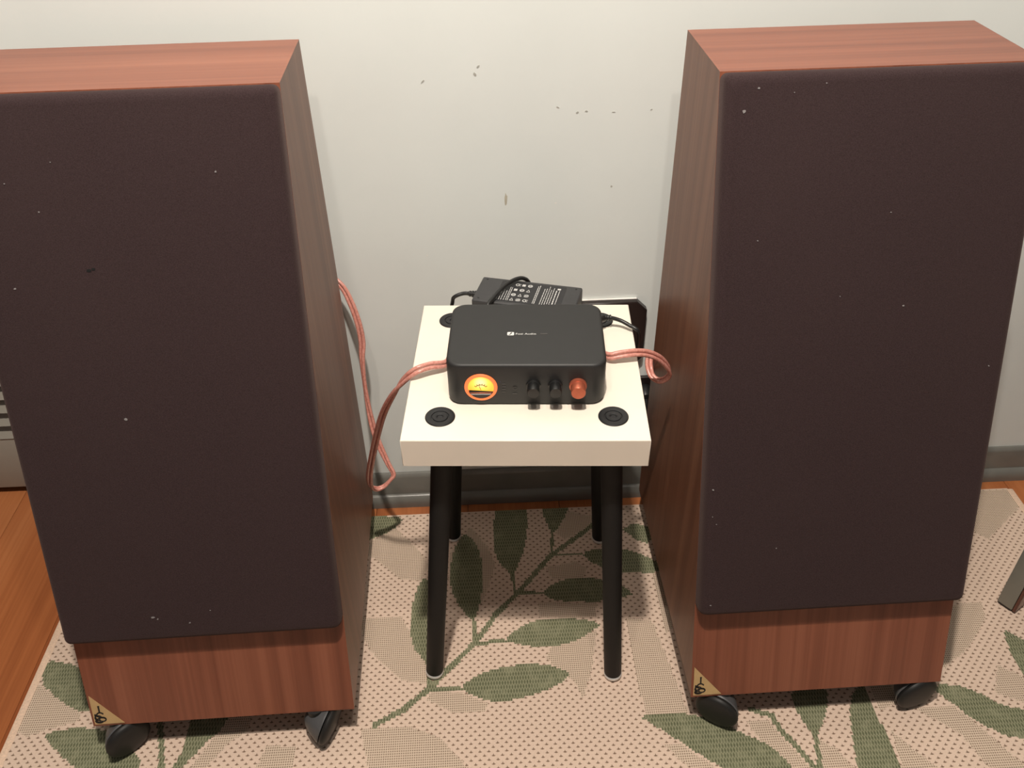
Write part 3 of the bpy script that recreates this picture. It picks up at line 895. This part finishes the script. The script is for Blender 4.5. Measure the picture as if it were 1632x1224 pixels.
for k_, cu in enumerate((-0.020, -0.010, 0.000)):
    for q, cv in enumerate((-0.022, -0.0085, 0.006, 0.0205)):
        s = (k_ * 4 + q) % 5
        if s == 0:
            wl_.append((0.0013, [(cu - 0.0025, cv - 0.003), (cu, cv + 0.0035), (cu + 0.0025, cv - 0.003), (cu - 0.0025, cv - 0.003)]))
        elif s == 1:
            wl_.append((0.0014, ringp(cu, cv, 0.0031, 0, 360)))
            wl_.append((0.0012, [(cu - 0.002, cv), (cu + 0.002, cv)]))
        elif s == 2:
            wl_.append((0.0052, [(cu, cv - 0.0028), (cu, cv + 0.0028)]))
        elif s == 3:
            wl_.append((0.0013, ringp(cu + 0.0005, cv, 0.003, 60, 300)))
            wl_.append((0.0012, ringp(cu + 0.004, cv, 0.0022, 60, 300)))
        else:
            wl_.append((0.0012, [(cu - 0.003, cv - 0.003), (cu + 0.003, cv + 0.003)]))
            wl_.append((0.0012, [(cu - 0.003, cv + 0.003), (cu + 0.003, cv - 0.003)]))
            wl_.append((0.0010, ringp(cu, cv, 0.0032, 0, 360)))
strokes('label_print', MAT['white_ink'], lb, wl_, 0.001, t3, ahz + 0.0003, ahz + 0.0005)
# ribbed strain relief and the cord leaving on the left
Ms = Matrix.Translation((-ahx + 0.001, 0.0045, 0.0155)) @ Matrix.Rotation(math.radians(-90), 4, 'Y')
prof = [(0.0, 0.0)]
for i in range(4):
    prof += [(0.0062 - i * 0.0005, 0.0005 + i * 0.0042), (0.0062 - i * 0.0005, 0.0028 + i * 0.0042), (0.0046 - i * 0.0003, 0.0030 + i * 0.0042), (0.0046 - i * 0.0003, 0.0044 + i * 0.0042)]
prof += [(0.003, 0.0185), (0.0, 0.0185)]
lathe('strain_relief', MAT['cord'], ad, prof, 18, Ms)
# its output lead runs down behind the stool, round to the right and plugs into the amplifier's back corner
ia = ad.matrix_basis.copy()
ad_inv = (Matrix.Translation((0.1217, -0.1352, SZ)) @ Matrix.Rotation(-0.285, 4, 'Z')).inverted()
def in_ad(pts):
    return [ad_inv @ Vector(q) for q in pts]
ld = tube('output_lead', MAT['cord'], ad, [(-0.092, 0.0045, 0.0155), (-0.104, 0.0035, 0.0150), (-0.117, -0.001, 0.0100), (-0.1225, 0.004, -0.002)] +
     in_ad([(0.004, -0.088, SZ - 0.03), (0.02, -0.075, SZ - 0.10), (0.10, -0.07, SZ - 0.20), (0.20, -0.075, SZ - 0.20), (0.270, -0.085, SZ - 0.16), (0.2865, -0.150, SZ - 0.10),
            (0.2855, -0.195, SZ - 0.035), (0.2820, -0.2095, SZ + 0.0030), (0.268, -0.2015, SZ + 0.011), (0.256, -0.1945, SZ + 0.015), (0.242, -0.1925, SZ + 0.0188), (0.230, -0.195, SZ + 0.0208)]), 0.0031, 12)
bm = bmesh.new()
bm_tube(bm, in_ad([(0.206, -0.212, SZ + 0.022), (0.218, -0.203, SZ + 0.0215), (0.2315, -0.1945, SZ + 0.0205)]), 0.0058, 14)
from_bm('plug', bm, MAT['cord'], ld, True)
for q in ((0.2335, -0.1938, SZ + 0.0202), (0.2375, -0.1928, SZ + 0.0196), (0.2415, -0.1924, SZ + 0.0188)):
    lathe('plug_rib', MAT['cord'], ld, [(0.0, -0.0012), (0.0048, -0.0010), (0.0048, 0.0010), (0.0, 0.0012)], 14, ad_inv @ Matrix.Translation(q) @ Matrix.Rotation(math.radians(90), 4, 'Y'))

# mains cable slung over the adapter and running to the wall
mc = empty('mains_cable', (0.1080, -0.1035, SZ))
tag(mc, 'thin black mains cable slung across the top of the adapter brick', 'cable')
mo = Vector((0.1080, -0.1035, SZ))
tube('lead', MAT['cord'], mc, [Vector(q) - mo for q in [(0.050, -0.190, SZ + 0.006), (0.0555, -0.178, SZ + 0.022), (0.061, -0.168, SZ + 0.0350), (0.0725, -0.1475, SZ + 0.0375), (0.0835, -0.129, SZ + 0.0385), (0.0955, -0.1140, SZ + 0.0390), (0.108, -0.1035, SZ + 0.0385), (0.1185, -0.094, SZ + 0.0330), (0.127, -0.084, SZ + 0.018), (0.132, -0.070, SZ - 0.02), (0.15, -0.055, SZ - 0.12), (0.20, -0.050, SZ - 0.26), (0.28, -0.050, SZ - 0.31), (0.335, -0.052, SZ - 0.305), (0.3455, -0.048, SZ - 0.285), (0.3455, -0.036, SZ - 0.268)]], 0.0033)
lathe('plug', MAT['cord'], mc, [(0.0135, 0.0068), (0.0145, 0.012), (0.0130, 0.026), (0.0085, 0.033), (0.0, 0.034)], 20, Matrix.Translation(Vector((0.3455, -0.0006, 0.272)) - mo) @ Matrix.Rotation(math.radians(90), 4, 'X'))

# ------------------------------------------------------------------ pink speaker wires
def twin_wire(name, pts, sides, label, n=12, r=0.003, wd=0.003):
    path = catmull(pts, n)
    sp = catmull(sides, n)
    bm = bmesh.new()
    bm_tube(bm, path, r, 10, sp, wd)
    bm_tube(bm, path, r, 10, [-s for s in sp], wd)
    o = from_bm(name, bm, MAT['wire'], None, True)
    tag(o, label, 'speaker wire')
    return o
LW = [(0.030, -0.203, 0.562), (0.0105, -0.207, 0.557), (0.0055, -0.230, 0.5525), (0.0032, -0.258, 0.5515), (-0.0020, -0.282, 0.5520), (-0.0238, -0.292, 0.5564), (-0.0457, -0.3, 0.5530), (-0.0654, -0.295, 0.5308), (-0.0821, -0.285, 0.5003), (-0.0994, -0.268, 0.4579), (-0.1156, -0.245, 0.4033), (-0.1366, -0.21, 0.3201), (-0.1524, -0.18, 0.25), (-0.1571, -0.162, 0.2041), (-0.15, -0.152, 0.186), (-0.1372, -0.146, 0.1856), (-0.1242, -0.14, 0.1961), (-0.1192, -0.135, 0.2049), (-0.1281, -0.125, 0.222), (-0.1413, -0.11, 0.2542), (-0.149, -0.098, 0.2823), (-0.1535, -0.088, 0.3173), (-0.1563, -0.076, 0.3663), (-0.1555, -0.068, 0.4138), (-0.1527, -0.062, 0.4419), (-0.1553, -0.056, 0.4759), (-0.1645, -0.047, 0.5131), (-0.1774, -0.036, 0.5375), (-0.20, -0.024, 0.5524)]
LS = [(0, 0, 1), (0, 0, 1), (0, 0, 1), (0, 0, 1), (0, 0.4, 0.9), (0, 0.6, 0.8), (0.1, 0.5, 0.8), (0.4, 0.3, 0.7), (0.7, 0.2, 0.3), (0.9, 0.1, 0), (0.95, 0, 0), (1, 0, 0), (1, 0, 0), (0.6, -0.7, 0), (0, -1, 0.2), (0, -1, 0.2), (0, -0.9, 0.4), (0.6, -0.7, 0.2), (0.8, -0.5, 0.2), (1, 0, 0), (1, 0, 0), (0.7, -0.6, 0), (0.4, -0.9, 0), (0.7, -0.6, 0), (1, 0, 0), (1, 0, 0), (0.8, 0, 0.5), (0.4, 0, 0.8), (0.3, 0, 0.9)]
twin_wire('speaker_wire', LW, LS, 'pink twin speaker wire looping down beside the left loudspeaker')
RW = [(0.185, -0.209, 0.562), (0.212, -0.213, 0.556), (0.2220, -0.240, 0.5495), (0.2206, -0.266, 0.5490), (0.2300, -0.2795, 0.5515), (0.2451, -0.28, 0.5545), (0.2677, -0.278, 0.5550), (0.2872, -0.272, 0.5474), (0.3052, -0.265, 0.5326), (0.3194, -0.258, 0.512), (0.325, -0.252, 0.4945), (0.3207, -0.247, 0.4815), (0.3117, -0.242, 0.4757), (0.303, -0.234, 0.4790), (0.3005, -0.221, 0.4875), (0.3050, -0.200, 0.4860), (0.3205, -0.16, 0.4480), (0.3351, -0.09, 0.3844), (0.3641, -0.026, 0.3329), (0.40, -0.022, 0.33)]
RS = [(0, 0, 1)] * 4 + [(0, 0.4, 0.9), (0, 0.6, 0.8), (0, 0.6, 0.8), (0.2, 0.6, 0.7), (0.4, 0.7, 0.4), (0.3, 0.9, 0), (0, 1, -0.1), (0, 1, -0.1), (0, 1, 0), (0.6, 0.7, 0), (1, 0.1, 0), (1, 0, 0), (1, 0, 0.2), (0.9, 0, 0.4), (0.4, 0, 0.9), (0, 0, 1)]
twin_wire('speaker_wire', RW, RS, 'pink twin speaker wire curling against the right loudspeaker')

# ------------------------------------------------------------------ black octagonal plate on the wall
pl = empty('wall_plate', (0.268, -0.0006, 0.402))
tag(pl, 'black octagonal plate on the wall behind the stool', 'wall plate')
r_, c_ = 0.068, 0.018
octo = [(-r_ + c_, -r_), (r_ - c_, -r_), (r_, -r_ + c_), (r_, r_ - c_), (r_ - c_, r_), (-r_ + c_, r_), (-r_, r_ - c_), (-r_, -r_ + c_)]
prism('cover', MAT['plate'], pl, octo, 0.0, 0.014, lambda u, v_, n: (u, -n, v_), bev=0.0015, seg=1)
strokes('paint_rim', MAT['chip'], pl, [(0.0010, [(-0.05, r_ + 0.0006), (r_ - c_, r_ + 0.0006)])], 0.002, lambda u, v_, n: (u, -n, v_), 0.0, 0.004)
for q in (-0.03, 0.03):
    lathe('screw', MAT['glide'], pl, [(0.003, 0.0), (0.003, 0.0012), (0.0, 0.0018)], 12, Matrix.Translation((0, -0.0138, q)) @ RF)

# black wall socket the mains cable plugs into
so = empty('wall_socket', (0.3445, -0.0006, 0.272))
tag(so, 'black wall socket low behind the right edge of the stool', 'socket')
prism('socket_plate', MAT['plate'], so, rounded_rect(-0.016, 0.040, -0.028, 0.028, 0.006, 4), 0.0, 0.006, lambda u, v_, n: (u, -n, v_), bev=0.001, seg=1)
lathe('screw', MAT['glide'], so, [(0.002, 0.006), (0.002, 0.0068), (0.0, 0.0072)], 12, Matrix.Translation((0.022, 0, 0)) @ RF)

# ------------------------------------------------------------------ grey table at the right edge
ta = math.atan2(-0.838, 0.545)
tb = empty('side_table', (0.9444, -0.3243, RUG_T + 0.0004), ta)
tag(tb, 'grey painted table leg at the right edge of the rug', 'table')
S_, TH = 0.40, 0.56
Wl = 0.027
for (ux, uy) in ((0, 0), (S_ - Wl, 0), (0, S_ - Wl), (S_ - Wl, S_ - Wl)):
    lg = box('leg', MAT['greyleg'], tb, ux, ux + Wl, uy, uy + Wl, 0.006, TH - 0.03, 0.0015, 2)
    box('foot_pad', MAT['knob'], lg, ux + 0.002, ux + Wl - 0.002, uy + 0.002, uy + Wl - 0.002, 0.0, 0.006, 0.001, 1)
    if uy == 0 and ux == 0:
        st = box('inner_strip', MAT['brownstrip'], lg, ux + Wl, ux + Wl + 0.006, uy + 0.001, uy + Wl + 0.012, 0.004, TH - 0.03, 0.001, 1)  # thin strip that gives one face of this leg a brown colour
        st['label'] = 'brown strip'
for k_ in range(2):
    box('apron', MAT['greyleg'], tb, Wl, S_ - Wl, 0.004 + k_ * (S_ - 0.026), 0.022 + k_ * (S_ - 0.026), TH - 0.10, TH - 0.03, 0.001, 1)
    box('apron', MAT['greyleg'], tb, 0.004 + k_ * (S_ - 0.026), 0.022 + k_ * (S_ - 0.026), Wl, S_ - Wl, TH - 0.10, TH - 0.03, 0.001, 1)
box('table_top', MAT['greyleg'], tb, -0.015, S_ + 0.015, -0.015, S_ + 0.015, TH - 0.03, TH, 0.003, 2)
